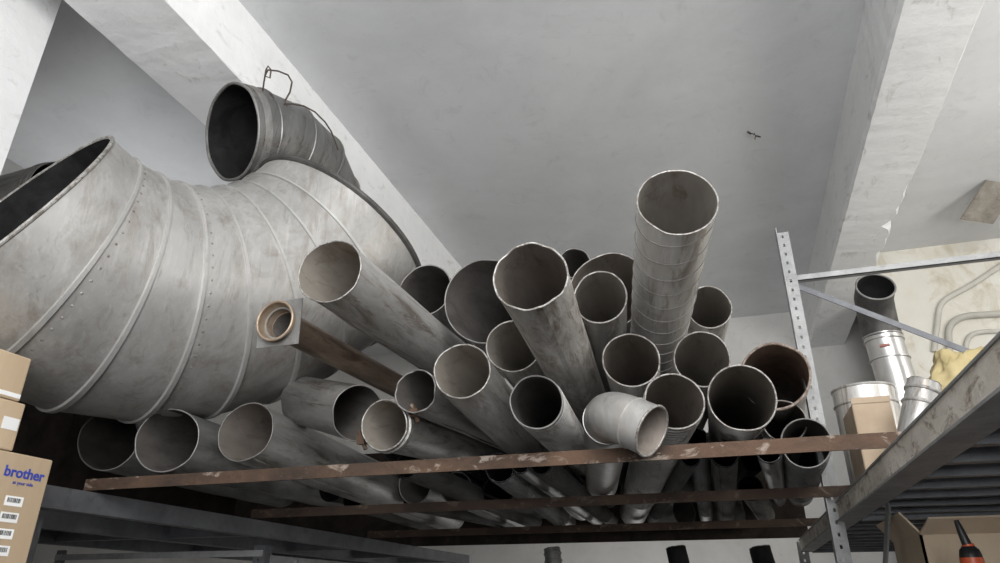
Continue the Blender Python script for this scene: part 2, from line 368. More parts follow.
for lay, NB in ((0, 11), (1, 11)):
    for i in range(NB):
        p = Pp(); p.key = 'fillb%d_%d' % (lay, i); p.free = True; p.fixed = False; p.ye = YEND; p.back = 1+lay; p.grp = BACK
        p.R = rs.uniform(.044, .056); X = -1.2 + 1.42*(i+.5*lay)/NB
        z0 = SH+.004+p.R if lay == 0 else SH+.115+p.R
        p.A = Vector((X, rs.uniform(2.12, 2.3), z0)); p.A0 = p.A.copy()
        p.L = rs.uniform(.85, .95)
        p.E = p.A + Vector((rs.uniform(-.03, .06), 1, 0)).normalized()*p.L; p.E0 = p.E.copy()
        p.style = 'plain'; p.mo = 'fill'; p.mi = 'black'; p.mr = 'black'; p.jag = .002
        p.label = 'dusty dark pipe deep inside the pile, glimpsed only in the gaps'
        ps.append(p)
def front(p): return p.A if (p.fixed or p.free) else CAM + p.ray*p.t
obst = []
def fixed(A, B, R, key):
    o = Pp(); o.fixed = True; o.free = False; o.A = A; o.E = B; o.R = R; o.key = key; obst.append(o)
for i in range(5):
    t0 = -pi/4+.3+(pi/2-.6)*i/4
    q = EC + (a_*math.cos(t0)+cdir*math.sin(t0))*ER; fixed(q, q+EN*.001, er, 'elb')
q0 = at(652, 431, 1.255); q1 = at(608, 412, 1.325); q2 = at(602, 483.5, 2.1); SER = .047
fixed(q0.lerp(q1, .15), q1, SER, 'sel'); fixed(q1, q2, SER, 'sel')
dpA = at(358, 413, 1.66); dpB = at(300, 400, 1.95); dpB = dpA + (dpB-dpA).normalized()*.34
fixed(dpA, dpB, 28*1.66/F, 'dp')
def closest(p1, q1, p2, q2):
    d1 = q1-p1; d2 = q2-p2; r = p1-p2; a = d1.dot(d1); e = d2.dot(d2); f = d2.dot(r); c = d1.dot(r); b = d1.dot(d2)
    den = a*e-b*b
    sN = max(0, min(1, (b*f-c*e)/den)) if den > 1e-9 else 0
    t = (b*sN+f)/e
    if t < 0: t = 0; sN = max(0, min(1, -c/a))
    elif t > 1: t = 1; sN = max(0, min(1, (b-c)/a))
    return sN, t, p1+d1*sN, p2+d2*t
allp = ps+obst
def push(p, sN, v):
    if p.fixed: return
    w = (1-sN)**2 + sN**2 + .05
    if p.free: p.A += v*(1-sN)/w
    else:
        k = v*(1-sN)/w; p.t += k.dot(p.ray)/p.ray.dot(p.ray)
        p.t = max(.88*p.t0, min(1.14*p.t0, p.t)); p.R = p.r0*p.t/F
    p.E += v*sN/w
NIT = 420
for it in range(NIT):
    for i in range(len(ps)):
        a = ps[i]
        for j in range(i+1, len(allp)):
            b = allp[j]
            sN, t, ca, cb = closest(front(a), a.E, front(b), b.E)
            n = ca-cb; d = n.length; need = a.R+b.R+.003
            if d < need:
                n = n/d if d > 1e-6 else Vector((0, 0, 1))
                k = (need-d)*.8; wa, wb = .5, .5
                if b.fixed: wa, wb = 1, 0
                elif a.free and not b.free: wa, wb = .95, .05
                elif b.free and not a.free: wa, wb = .05, .95
                push(a, sN, n*k*wa); push(b, t, -n*k*wb)
    for p in ps:
        if it < NIT-200:
            p.E += (p.E0-p.E)*.03
            if p.free: p.A += (p.A0-p.A)*.03
            else: p.t += (p.t0-p.t)*.03
        mz = SH+.004+p.R
        if p.E.z < mz: p.E.z = mz
        if p.E.y > p.ye+.12: p.E.y = p.ye+.12
        A = front(p)
        if p.free:
            if p.A.z < mz: p.A.z = mz
            p.A.x = max(-1.4, min(.24, p.A.x)); p.E.x = max(-1.4, min(.2, p.E.x))
            if p.back: p.A.y = max(2.1, min(2.4, p.A.y))
            else: p.A.y = max(1.6, min(1.76, p.A.y))
            if p.back < 2 and it < NIT-60: p.A.z += (mz-p.A.z)*.15; p.E.z += (mz-p.E.z)*.15
        elif A.z < mz and A.y > 1.3: p.t += (mz-A.z)*.5/p.ray.z
        d = p.E-A; p.E = A + d.normalized()*(p.L + (d.length-p.L)*.5)
        if not p.free: p.R = p.r0*p.t/F
for p in ps:   # keep every tail short of the rear board
    A = front(p)
    if p.E.y > YB-.03: p.E = A + (p.E-A)*((YB-.03-A.y)/(p.E.y-A.y))
# a filler that found no room is slimmed or left out
drop = set(); RES = []
for rep in range(3):
    for i in range(len(ps)):
        for j in range(i+1, len(allp)):
            a, b = ps[i], allp[j]
            if a.key in drop or b.key in drop: continue
            sN, t, ca, cb = closest(front(a), a.E, front(b), b.E)
            o = a.R+b.R-(ca-cb).length
            if o > .004:
                q = b if (b.free) else (a if a.free else None)
                if q is None:
                    if rep == 2: RES.append((a.key, b.key, round(o, 3)))
                elif q.R-o > .022: q.R -= o
                elif o > .007: drop.add(q.key)
for p in ps:
    if p.free and p.back < 1 and (p.A.z > SH+.1 or p.E.z > SH+.14): drop.add(p.key)
    if p.free and p.back and (p.A.z > SH+.34 or p.E.z > SH+.34): drop.add(p.key)
ps = [p for p in ps if p.key not in drop]

def orient(root, A, d):
    z = d.normalized(); x = (ZZ - z*ZZ.dot(z))
    if x.length < .05: x = Vector((1, 0, 0)) - z*z.x
    x.normalize(); y = z.cross(x)
    Mx = Matrix((x, y, z)).transposed().to_4x4(); Mx.translation = A
    root.location = A; root.rotation_euler = Mx.to_euler()
def tube_parts(root, R, L, style, mo, mi, mr, jag, seed, th=.0025, seg=64, ov=.022):
    rs = random.Random(seed); a, b, ph0 = rs.uniform(0, 6), rs.uniform(0, 6), rs.uniform(0, 3)
    sa = rs.uniform(2.5, 4.0); dphi, dz = rs.uniform(2, 4.5), rs.uniform(.05, .4)
    dph2, dz2 = rs.uniform(0, 6), rs.uniform(-.01, .03)
    def rad(ph, z):
        dd = (math.cos(ph-dphi)-1)*14 - ((z-dz)/.07)**2      # shallow dents in the wall and at the rim
        d2 = (math.cos(ph-dph2)-1)*16 - ((z-dz2)/.035)**2
        return R*(1 + ov*math.cos(2*(ph-ph0))*math.exp(-max(z, 0)/.3) + .007*math.sin(3*ph+a+z*6) + .007*math.sin(2*ph+b-z*13) - .065*math.exp(dd) - .04*math.exp(d2))
    def zf(ph): return jag*(.5*math.sin(2*ph+a)+.3*math.sin(5*ph+b)+.2*math.sin(11*ph+a*2))
    n = 28; vs = []; fs = []
    for k in range(n+1):
        u = (k/n)**1.4
        for i in range(seg):
            ph = 2*pi*i/seg; z = zf(ph)*(1-u) + L*u; r = rad(ph, z); vs.append((r*math.cos(ph), r*math.sin(ph), z))
    for k in range(n):
        for i in range(seg): q = (i+1) % seg; fs.append((k*seg+i, k*seg+q, (k+1)*seg+q, (k+1)*seg+i))
    mb = MB().add(vs, fs, 0); o = len(mb.v)
    mb.v += [Vector((v.x*(1-th/R), v.y*(1-th/R), v.z)) for v in mb.v[:o]]
    for f in fs: mb.f.append([x+o for x in f[::-1]]); mb.m.append(1)
    for i in range(seg):
        q = (i+1) % seg; mb.f.append([q, i, o+i, o+q]); mb.m.append(0)
        e = n*seg; mb.f.append([e+i, e+q, o+e+q, o+e+i]); mb.m.append(0)
    mb.build('pipe_wall', [MT[mo], MT[mi]], root, True, True)
    if style != 'flange':
        rp = [(rad(2*pi*i/seg, zf(2*pi*i/seg))*math.cos(2*pi*i/seg)*(1-.3*th/R), rad(2*pi*i/seg, zf(2*pi*i/seg))*math.sin(2*pi*i/seg)*(1-.3*th/R), zf(2*pi*i/seg)) for i in range(seg)]
        MB().sweep(rp, .0034 if mr == 'rimrust' else (.0018 if R > .04 else .0015), 8, True).build('rim', MT[mr], root, True, True)
    def ringat(z, rr, extra=.0): return [((rad(2*pi*i/seg, z)+extra)*math.cos(2*pi*i/seg), (rad(2*pi*i/seg, z)+extra)*math.sin(2*pi*i/seg), z) for i in range(seg)]
    if style in ('seam', 'plain', 'bead'):
        mb = MB(); hw = .005/R; n2 = 40
        vs = []
        for k in range(n2+1):
            z = .006 + (L-.01)*k/n2
            for dph, dr in ((-hw, -.001), (-hw, .0024), (hw, .0024), (hw, -.001)):
                ph = sa+dph; r = rad(ph, z)+dr; vs.append((r*math.cos(ph), r*math.sin(ph), z))
        fs = [(k*4+j, k*4+j+1, k*4+5+j, k*4+4+j) for k in range(n2) for j in range(3)]
        mb.add(vs, fs).build('lock_seam', MT[mo], root, True, True)
    if style == 'bead':
        for z in (.02, .05): MB().sweep(ringat(z, R), .004, 8, True).build('bead', MT[mo], root, True, True)
    if style == 'spiral':
        pitch = .07; pts = []
        N = int(L/pitch*64)
        for i in range(N+1):
            ph = 2*pi*i/64; z = .006 + (L-.012)*i/N; r = rad(ph, z)+.0002; pts.append((r*math.cos(ph), r*math.sin(ph), z))
        MB().sweep(pts, .0013, 6).build('spiral_seam', MT['rimdark'], root, True, True)
    if style == 'corr':
        mb = MB(); z = .02
        while z < min(L, 1.2): mb.sweep(ringat(z, R), .0024, 6, True); z += .02
        mb.build('ribs', MT[mo], root, True, True)
    if style == 'clamp':
        mb = MB(); vs = []; zs = (.012, .014, .03, .032); es = (0, .004, .004, 0)
        for z, e in zip(zs, es): vs += ringat(z, R, e)
        mb.add(vs, [(k*seg+i, k*seg+(i+1) % seg, (k+1)*seg+(i+1) % seg, (k+1)*seg+i) for k in range(3) for i in range(seg)])
        cb = mb.build('clamp_band', MT['rim'], root, True, True)
        for ph in (1.2, 4.3):
            x, y = (R+.013)*math.cos(ph), (R+.013)*math.sin(ph)
            m2 = MB(); m2.sweep([(x+.022*math.sin(ph), y-.022*math.cos(ph), .022), (x-.022*math.sin(ph), y+.022*math.cos(ph), .022)], .005, 8)
            m2.box((x-.009, y-.009, .012), (x+.009, y+.009, .032))
            m2.build('clamp_bolt', MT['rust'], root, True, True)
for i, p in enumerate(ps):
    A = front(p); d = p.E-A
    root = thing('stove_pipe' if p.R < .075 else 'duct_pipe', p.label, 'pipe', A, p.grp if p.free else G); orient(root, A, d)
    tube_parts(root, p.R, d.length, p.style, p.mo, p.mi, p.mr, p.jag, i+3)
    if p.key == 'FL':
        h = .050; R = p.R; mb = MB(); n = 40; vs = []; FR = 1.32
        def sq(ph):
            c, s_ = math.cos(ph), math.sin(ph); m = h/max(abs(c), abs(s_)); return c*m, s_*m
        for z in (-.020, -.0175):
            for k in range(n): ph = 2*pi*k/n; vs.append((R*1.0*math.cos(ph), R*1.0*math.sin(ph), z))
            for k in range(n): x, y = sq(2*pi*k/n); vs.append((x, y, z))
        fs = []
        for k in range(n):
            q = (k+1) % n
            fs += [(q, k, n+k, n+q), (2*n+k, 2*n+q, 3*n+q, 3*n+k), (n+q, n+k, 3*n+k, 3*n+q)]
        mb.add(vs, fs).build('flange_plate', MT['smooth'], root, False, True)
        MB().sweep([(0, 0, z) for z in (-.036, -.034, -.024, -.012, -.004, .006)], [R*FR, R*FR, R*1.22, R*1.1, R*1.03, R*1.01], 40, th=.002).build('flared_mouth', [MT['brass'], MT['brass']], root, True, True)
        MB().sweep([(R*FR*math.cos(2*pi*k/48), R*FR*math.sin(2*pi*k/48), -.036) for k in range(48)], .003, 8, True).build('flare_rim', MT['brass'], root, True, True)

# small elbow in front of the pile
el = thing('pipe_elbow', 'small dull grey pipe elbow with mouth turned right, behind the front rusty bar', 'pipe elbow', q1, G)
b0 = q1 + (q0-q1).normalized()*.06; b1 = q1 + (q2-q1).normalized()*.065
path = [q0, q0.lerp(b0, .5)]
for i in range(11):
    u = i/10; path.append(b0*(1-u)**2 + q1*2*u*(1-u) + b1*u*u)
path += [b1.lerp(q2, .3), b1.lerp(q2, .7), q2]
MB().sweep(path, SER, 48, th=.0025).build('elbow_tube', [MT['smooth'], MT['inner_grim']], el)
def ring_on(pt, tan, r, n=40):
    x = tan.orthogonal().normalized(); y = tan.cross(x); return [pt + (x*math.cos(2*pi*k/n)+y*math.sin(2*pi*k/n))*r for k in range(n)]
MB().sweep(ring_on(q0, (q1-q0).normalized(), SER), .0024, 8, True).build('rim', MT['rim'], el)
for u in (2, 12):
    t = (path[u+1]-path[u-1]).normalized(); MB().sweep(ring_on(path[u], t, SER+.0005), .0016, 6, True).build('gore_seam', MT['smooth'], el)

# short duct piece left of the clamped pipe
r = thing('duct_pipe', 'short galvanised duct piece with oval dark mouth, under the slim brown pipe', 'pipe', dpA, G); orient(r, dpA, dpB-dpA)
tube_parts(r, 28*1.66/F, .34, 'seam', 'galv', 'soot', 'rimdark', .003, 91)

# dark board added on edge behind the pile to darken its gaps, bridging the two racks
tag(MB().box((-2.80, YB, 1.8392), (.31, YB+.008, 2.30)).build('added_shade_board', MT['trunk'], None, False), 'dark sheet-metal board added on edge behind the pile to darken its gaps', 'board')

# dark trunk on the left rack, added to give the shade under the elbow
r = thing('added_shade_trunk', 'dark brown sheet-metal trunk added to darken the gap behind the leftmost bottom-row pipes', 'trunk', (-2.2, 2.4, 1.839))
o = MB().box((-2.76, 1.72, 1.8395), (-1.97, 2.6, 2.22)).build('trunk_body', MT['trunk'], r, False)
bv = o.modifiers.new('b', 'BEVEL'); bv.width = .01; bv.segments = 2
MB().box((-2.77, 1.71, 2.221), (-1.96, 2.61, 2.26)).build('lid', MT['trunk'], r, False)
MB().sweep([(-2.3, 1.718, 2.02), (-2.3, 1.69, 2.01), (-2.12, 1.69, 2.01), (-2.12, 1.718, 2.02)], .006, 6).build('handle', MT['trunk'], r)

# dark segmented duct bend behind the elbow's throat
D0 = at(232, 132, 2.2); DR = 48*2.2/F
r = thing('duct_bend', 'short blackened duct bend with wire hooks, tucked behind the top of the big elbow', 'duct', D0)
DP = [D0, at(251, 135, 2.252), at(281, 145, 2.36), at(305, 165, 2.48), at(320, 195, 2.6), at(327, 228, 2.72)]
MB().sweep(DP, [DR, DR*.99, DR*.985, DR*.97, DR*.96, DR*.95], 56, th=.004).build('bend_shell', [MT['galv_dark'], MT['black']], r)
MB().sweep([p+Vector((0, 0, .0015*math.sin(i*.9))) for i, p in enumerate(ring_on(DP[0], (DP[1]-DP[0]).normalized(), DR, 56))], .005, 8, True).build('rim', MT['rimdark'], r)
for k in (1, 2, 3, 4):
    t = (DP[k+1]-DP[k-1]).normalized(); MB().sweep(ring_on(DP[k], t, DR*(1-.009*k)+.001, 56), .0042, 8, True).build('bead', MT['galv_dark'], r)
t01 = (DP[1]-DP[0]).normalized()
MB().sweep([DP[0]+t01*.020, DP[0]+t01*.045], DR+.003, 56, caps=False, th=.003).build('clamp_band', MT['galv'], r)
def loopw(pts): MB().sweep(pts, .0028, 6).build('wire_hook', MT['wire'], r)
loopw([at(x, y, 2.2) for x, y in ((262, 96), (264, 82), (266, 70), (268, 66), (271, 70), (270, 78), (265, 76), (268, 70), (278, 71), (288, 75), (292, 82), (290, 92), (285, 101), (287, 106))])
loopw([at(x, y, 2.22+.002*i) for i, (x, y) in enumerate(((284, 104), (292, 104), (304, 106), (315, 112), (325, 122), (331, 131), (335, 141), (338, 150)))])

# dark duct run behind the elbow's mouth, out of the left wall
A = at(66, 200, 2.5); B = Vector((-3.0, A.y+.1, A.z+.05))
r = thing('duct_pipe', 'dark grey duct running from left wall behind the big elbow mouth', 'duct', A); orient(r, A, B-A)
tube_parts(r, .14, (B-A).length-.005, 'bead', 'galv_dark', 'black', 'rimdark', .002, 57)

# ------------------------------------------------------------------ slotted post and racks
def slotted(mb, o, u, w, width, H, pitch=.03):
    n = int(H/pitch); xs = (0, width*.42, width*.58, width)
    for k in range(n):
        zs = (k*pitch, k*pitch+pitch*.34, k*pitch+pitch*.66, (k+1)*pitch)
        for i in range(3):
            for j in range(3):
                if i == 1 and j == 1: continue
                mb.add([o+u*xs[i]+w*zs[j], o+u*xs[i+1]+w*zs[j], o+u*xs[i+1]+w*zs[j+1], o+u*xs[i]+w*zs[j+1]], [(0, 1, 2, 3)])
def post(root, x, y, H, sx, sy, m, w=.042):
    mb = MB(); o = Vector((x, y, 0))
    slotted(mb, o, Vector((sx, 0, 0)), ZZ, w, H); slotted(mb, o, Vector((0, sy, 0)), ZZ, w, H)
    ob = mb.build('post', m, root, False); md = ob.modifiers.new('thick', 'SOLIDIFY'); md.thickness = .0025; md.offset = 0
    return ob
RX0, RX1, RY0, RY1, RY2 = .270, 1.25, .42, 2.09, 3.46
rk = thing('storage_rack', 'zinc slotted-post rack at right with dirt-crusted side rail and cross brace', 'shelf rack', (.75, 1.2, 0))
post(rk, RX0-.023, RY1, 2.64, 1, -1, MT['rackzinc'], .038)
post(rk, RX1, RY1, 2.64, -1, -1, MT['rackzinc']); post(rk, RX1, RY2, 2.64, -1, -1, MT['rackzinc'])
post(rk, RX0-.003, RY2, 1.83, 1, -1, MT['rackzinc'])
post(rk, RX0-.003, RY0, 1.83, 1, 1, MT['rackzinc']); post(rk, RX1, RY0, 2.64, -1, 1, MT['rackzinc'])
RZ = .0065
for x0, ye in ((RX0+.004, RY2-.05), (RX1-.046, RY2-.05)):
    mb = MB(); mb.box((x0, RY0, 1.784+RZ), (x0+.042, ye, 1.826+RZ)); mb.build('side_rail', MT['railbeige'], rk, False)
    mb = MB(); mb.box((x0-.003, RY0, 1.826+RZ), (x0+.046, ye, 1.8295+RZ)); mb.box((x0-.006, RY0, 1.780+RZ), (x0+.046, ye, 1.784+RZ)); mb.build('rail_lip', MT['rackzinc'], rk, False)
for y0 in (RY0, RY1-.05, RY2-.05):
    MB().box((RX0+.05, y0, 1.784), (RX1-.05, y0+.03, 1.811)).build('cross_bar', MT['rackgrey'], rk, False)
MB().box((RX0+.05, RY0+.03, 1.812), (RX1-.05, RY2-.02, 1.822)).build('shelf_panel', MT['panel'], rk, False)
mb = MB()
for k in range(20):
    y = RY0+.1+k*.145; mb.box((RX0+.048, y, 1.792), (RX1-.048, y+.022, 1.812))
mb.build('panel_ribs', MT['rackgrey'], rk, False)
yb = RY1+.003
mb = MB(); mb.box((RX0-.023, yb, 2.475), (RX1, yb+.003, 2.493)); mb.box((RX0-.023, yb, 2.475), (RX1, yb+.02, 2.477)); mb.build('top_bar', MT['rackzinc'], rk, False)
pa, pb = Vector((RX0+.01, yb+.022, 2.47)), Vector((RX1, yb+.022, 1.86)); d = (pb-pa).normalized(); n = Vector((0, 1, 0))
MB().prism([(-.008, 0), (.008, 0), (.008, .004), (-.008, .004)], pa, d.cross(n), n, d, (pb-pa).length).build('diagonal_brace', MT['brace'], rk, False)
LS = 1.40
MB().box((RX0+.01, RY0, LS-.025), (RX1-.01, RY1-.03, LS)).build('shelf_panel', MT['panel'], rk, False)
pa, pb = Vector((RX0+.06, 1.75, 1.79)), Vector((RX0+.06, 2.05, 1.60)); d = (pb-pa).normalized(); n = Vector((1, 0, 0))
MB().prism([(-.012, 0), (.012, 0), (.012, .004), (-.012, .004)], pa, d.cross(n), n, d, (pb-pa).length).build('corner_strut', MT['rackzinc'], rk, False)

# left rack carrying the far ends of the bars (open frame)
LX = -1.46
lk = thing('storage_rack', 'open blue-grey steel rack frame at lower left under the bottom-row pipes', 'shelf rack', (-1.9, 2.4, 0))
for y in (1.26, 2.17, 4.05):
    post(lk, LX-.045, y, 1.79, -1, 1, MT['rackgrey']); post(lk, -2.4, y, 1.79, 1, 1, MT['rackgrey'])
for x0 in (LX-.042, -1.93, -2.44):
    MB().box((x0, 1.25, 1.79), (x0+.04, 4.1, 1.8385)).build('side_rail', MT['rackgrey'], lk, False)
for y in (1.3, 2.15, 2.9, 3.5, 4.05):
    MB().box((-2.40, y, 1.80), (-1.93, y+.03, 1.8385)).build('cross_bar', MT['rackgrey'], lk, False)
    MB().box((-1.89, y, 1.80), (LX-.045, y+.03, 1.8385)).build('cross_bar', MT['rackgrey'], lk, False)
MB().box((-2.40, 2.165, 1.735), (LX-.05, 2.169, 1.755)).build('tie_bar', MT['rackzinc'], lk, False)
MB().box((LX-.042, 2.2, 1.715), (LX-.038, 4.05, 1.74)).build('tie_bar', MT['rackzinc'], lk, False)
for k in range(7):
    y = 2.35+k*.26
    MB().sweep([(LX-.038, y, 1.727), (LX-.029, y, 1.727)], .009, 6).build('bolt', MT['rackzinc'], lk)

# small near rack (below the frame) that carries the cartons
BX = -1.24
nk = thing('storage_rack', 'steel shelf at the left edge beneath the stacked cartons', 'shelf rack', (-1.5, .75, 0))
MB().box((-1.74, .4, 1.47), (-1.22, 1.09, 1.5)).build('shelf_panel', MT['rackgrey'], nk, False)
for x, y, sx, sy in ((-1.22, .4, -1, 1), (-1.22, 1.09, -1, -1), (-1.74, .4, 1, 1), (-1.74, 1.09, 1, -1)):
    post(nk, x, y, 1.47, sx, sy, MT['rackgrey'])

# ------------------------------------------------------------------ cartons at left
def text(body, size, y, z, x, m, parent, bold=.0, name='lettering'):
    cu = bpy.data.curves.new('t', 'FONT'); cu.body = body; cu.size = size; cu.extrude = .0004; cu.offset = bold; cu.resolution_u = 3
    tmp = bpy.data.objects.new('t', cu); COL.objects.link(tmp)
    dg = bpy.context.evaluated_depsgraph_get(); me = bpy.data.meshes.new_from_object(tmp.evaluated_get(dg))
    bpy.data.objects.remove(tmp)
    Rm = Matrix(((0, 0, 1), (1, 0, 0), (0, 1, 0))).to_4x4()
    me.transform(Rm)
    off = Vector((x, y, z)) - parent_loc(parent); me.transform(Matrix.Translation(off))
    me.materials.clear(); me.materials.append(m)
    o = bpy.data.objects.new(name, me); COL.objects.link(o); o.parent = parent; return o
def carton(label, y0, y1, z0, z1, depth, group='cartons stacked at the left edge', x1=BX):
    root = thing('carton', label, 'box', ((x1-depth/2), (y0+y1)/2, z0), group)
    mb = MB().box((x1-depth, y0, z0), (x1, y1, z1)); o = mb.build('box_body', MT['card'], root, False)
    bv = o.modifiers.new('b', 'BEVEL'); bv.width = .003; bv.segments = 2
    MB().box((x1-depth*.5-.022, y0-.0006, z0+.001), (x1-depth*.5+.022, y1+.0006, z1+.0006)).build('packing_tape', MT['cardold'], root, False)
    return root
b1 = carton('large tan carton with blue lettering and white barcode labels, bottom of the stack', .70, 1.062, 1.5, 1.848, .36)
text('brother', .0262, .968, 1.806, BX+.0006, MT['ink'], b1, .0006)
text('at your side', .0088, .990, 1.794, BX+.0006, MT['ink'], b1)
for (yy, zz, w, h) in ((.985, 1.756, .036, .017), (.984, 1.728, .036, .017), (.983, 1.700, .036, .017), (.984, 1.672, .036, .017)):
    lb = MB().box((BX, yy, zz), (BX+.0006, yy+w, zz+h)).build('label', MT['paper'], b1, False)
    mb = MB(); rs = random.Random(int(yy*1000+zz*100)); y = yy+.004
    while y < yy+w-.005:
        ww = rs.choice((.0006, .0011, .0016)); mb.box((BX+.0006, y, zz+.006), (BX+.0009, y+ww, zz+h-.003)); y += ww+rs.choice((.0007, .0012))
    mb.build('barcode', MT['blackink'], b1, False).parent = lb
b2 = carton('small tan carton with white label in the middle of the left stack', .66, .974, 1.849, 1.937, .30)
MB().box((BX, .938, 1.885), (BX+.0006, .970, 1.907)).build('label', MT['paper'], b2, False)
b3 = carton('small tan carton with thin label strip on top of the left stack', .64, .960, 1.938, 2.022, .30)
MB().box((BX, .90, 1.943), (BX+.0006, .958, 1.951)).build('label_strip', MT['paper'], b3, False)

# ------------------------------------------------------------------ things on the right rack
SZ = 1.8225
SY = 2.3
pt = onY(875, 288, SY-.1); bx = onY(896, 380, SY).x; top = pt.z
st = thing('stove_pipe', 'upright shiny stove pipe with bent dark mouth, standing behind the diagonal brace', 'pipe', (bx, SY, SZ))
pr = 17*2.2/F
path = [Vector((bx+.01, SY, SZ+.004)), Vector((bx, SY, top-.25)), Vector((bx-.008, SY, top-.12)), Vector((bx-.011, SY-.006, top-.085)), Vector((bx-.016, SY-.03, top-.045)), Vector((bx-.022, SY-.065, top-.018)), Vector((pt.x, SY-.11, top))]
MB().sweep(path, pr, 40, th=.002).build('pipe_wall', [MT['chrome'], MT['black']], st)
MB().sweep(path[2:], pr+.0012, 40, caps=False, th=.001).build('sooty_sleeve', [MT['rimblack'], MT['black']], st)
MB().sweep(ring_on(path[-1], (path[-1]-path[-2]).normalized(), pr), .003, 8, True).build('rim', MT['rimdark'], st)
for z, o in ((top-.125, -.008), (top-.14, -.007), (top-.2, -.003)):
    MB().sweep(ring_on(Vector((bx+o, SY, z)), ZZ, pr+.001), .003, 6, True).build('bead', MT['chrome'], st)
MB().sweep([Vector((bx-.0055+(pr+.0008)*math.cos(a), SY+(pr+.0008)*math.sin(a), top-.168)) for a in [4.2+.1*k for k in range(6)]], .005, 6).build('red_mark', MT['redband'], st)
c = onY(862, 389, 2.22); RR = .082
r = thing('duct_pipe', 'wide silver duct stub standing behind the slotted post', 'pipe', (c.x, 2.22, SZ))
MB().sweep([Vector((c.x, 2.22, SZ+.003)), Vector((c.x, 2.22, c.z-.06)), Vector((c.x, 2.22, c.z))], RR, 40, th=.002).build('pipe_wall', [MT['galv_light'], MT['inner']], r)
for z in (c.z-.004, c.z-.05): MB().sweep(ring_on(Vector((c.x, 2.22, z)), ZZ, RR), .004, 8, True).build('bead', MT['galv_light'], r)
c0 = onY(842, 404, 1.80); c1_ = onY(900, 400, 1.80)
r = thing('carton', 'worn brown carton on the right rack beside the slotted post', 'box', ((c0.x+c1_.x)/2, 1.87, SZ))
o = MB().box((c0.x+.02, 1.80, SZ+.001), (c1_.x-.02, 1.96, c0.z)).build('box_body', MT['cardold'], r, False)
bv = o.modifiers.new('b', 'BEVEL'); bv.width = .004; bv.segments = 2
MB().box((c0.x+.02, 1.798, c0.z-.002), (c1_.x-.02, 1.80, c0.z+.012)).build('flap', MT['cardold'], r, False)
# short offcut leaning, seen from its side
c = onY(924, 383, 1.68); e = Vector((c.x-.075, c.y-.01, SZ+.022))
r = thing('stove_pipe', 'short dull metal pipe offcut leaning on the rack beside the yellow bag', 'pipe', c)
orient(r, c, e-c); tube_parts(r, .032, (e-c).length, 'bead', 'galv', 'inner', 'rim', .002, 77)
# yellow bag
BY = 1.88
yc = onY(960, 350, BY)
bm = bmesh.new(); bmesh.ops.create_icosphere(bm, subdivisions=5, radius=1)
for v in bm.verts:
    n = v.co.normalized()
    w = .22*mnoise.noise(n*1.6+Vector((3, 1, 2))) - .2*abs(mnoise.noise(n*2.6)) - .22*abs(mnoise.noise(n*6.0+Vector((1, 5, 2))))
    v.co = Vector((n.x*.12*(1+w), n.y*.08*(1+w), max(-.8, min(.85, n.z*1.1))*(1+w*.5)))
z0_, z1_ = min(v.co.z for v in bm.verts), max(v.co.z for v in bm.verts)
for v in bm.verts: v.co.z = (v.co.z-z0_)/(z1_-z0_)*(yc.z-SZ)
me = bpy.data.meshes.new('plastic_bag'); bm.to_mesh(me); bm.free(); me.materials.append(MT['yellow'])
for p in me.polygons: p.use_smooth = True
o = bpy.data.objects.new('plastic_bag', me); COL.objects.link(o); o.location = (yc.x+.02, BY, SZ+.001)
tag(o, 'crumpled dull yellow plastic bag on the right rack', 'bag')
# lower shelf: open carton and sealant tube
c0 = onY(919, 533, 1.72)
cx0, cx1, cy0, cy1 = c0.x, c0.x+.36, 1.72, 2.0; ctz = c0.z
r = thing('carton', 'open cardboard box with raised flaps on the lower right shelf', 'box', ((cx0+cx1)/2, (cy0+cy1)/2, LS))
mb = MB()
for lo, hi in (((cx0, cy0, LS+.001), (cx1, cy0+.005, ctz)), ((cx0, cy1-.005, LS+.001), (cx1, cy1, ctz)), ((cx0, cy0, LS+.001), (cx0+.005, cy1, ctz)), ((cx1-.005, cy0, LS+.001), (cx1, cy1, ctz)), ((cx0, cy0, LS+.001), (cx1, cy1, LS+.006))): mb.box(lo, hi)
mb.build('box_body', MT['card_light'], r, False)
for (a, b, dx) in ((Vector((cx0, cy0, ctz)), Vector((cx1, cy0, ctz)), Vector((.01, -.06, .025))), (Vector((cx0, cy0, ctz)), Vector((cx0, cy1, ctz)), Vector((-.03, 0, .04)))):
    n = (b-a).cross(dx).normalized()*.004
    MB().add([a, b, b+dx, a+dx, a+n, b+n, b+dx+n, a+dx+n], [(0,1,2,3),(7,6,5,4),(0,4,5,1),(1,5,6,2),(2,6,7,3),(3,7,4,0)]).build('flap', MT['card_light'], r, False)
tp = onY(957, 519, 1.55)
X, Y = tp.x+.012, 1.57
r = thing('sealant_tube', 'dark nozzled tube with red-orange label in front of the open box', 'tube', (X, Y, LS))
MB().sweep([(X, Y, LS+.001), (X, Y, LS+.02), (X, Y, tp.z-.062), (X, Y, tp.z-.052), (X, Y, tp.z-.046)], [.0175, .0185, .0185, .016, .010], 28).build('tube_body', MT['plastic'], r)
MB().sweep([(X, Y, LS+.08), (X, Y, tp.z-.066)], .0192, 28).build('colour_label', MT['orange'], r)
MB().sweep([(X, Y, tp.z-.047), (X-.002, Y, tp.z-.04), (X-.006, Y, tp.z-.018), (X-.009, Y, tp.z)], [.0085, .008, .0065, .004], 20).build('nozzle', MT['plastic'], r)
MB().sweep([(X, Y, tp.z-.048), (X-.001, Y, tp.z-.043)], .0105, 20).build('nozzle_collar', MT['orange'], r)

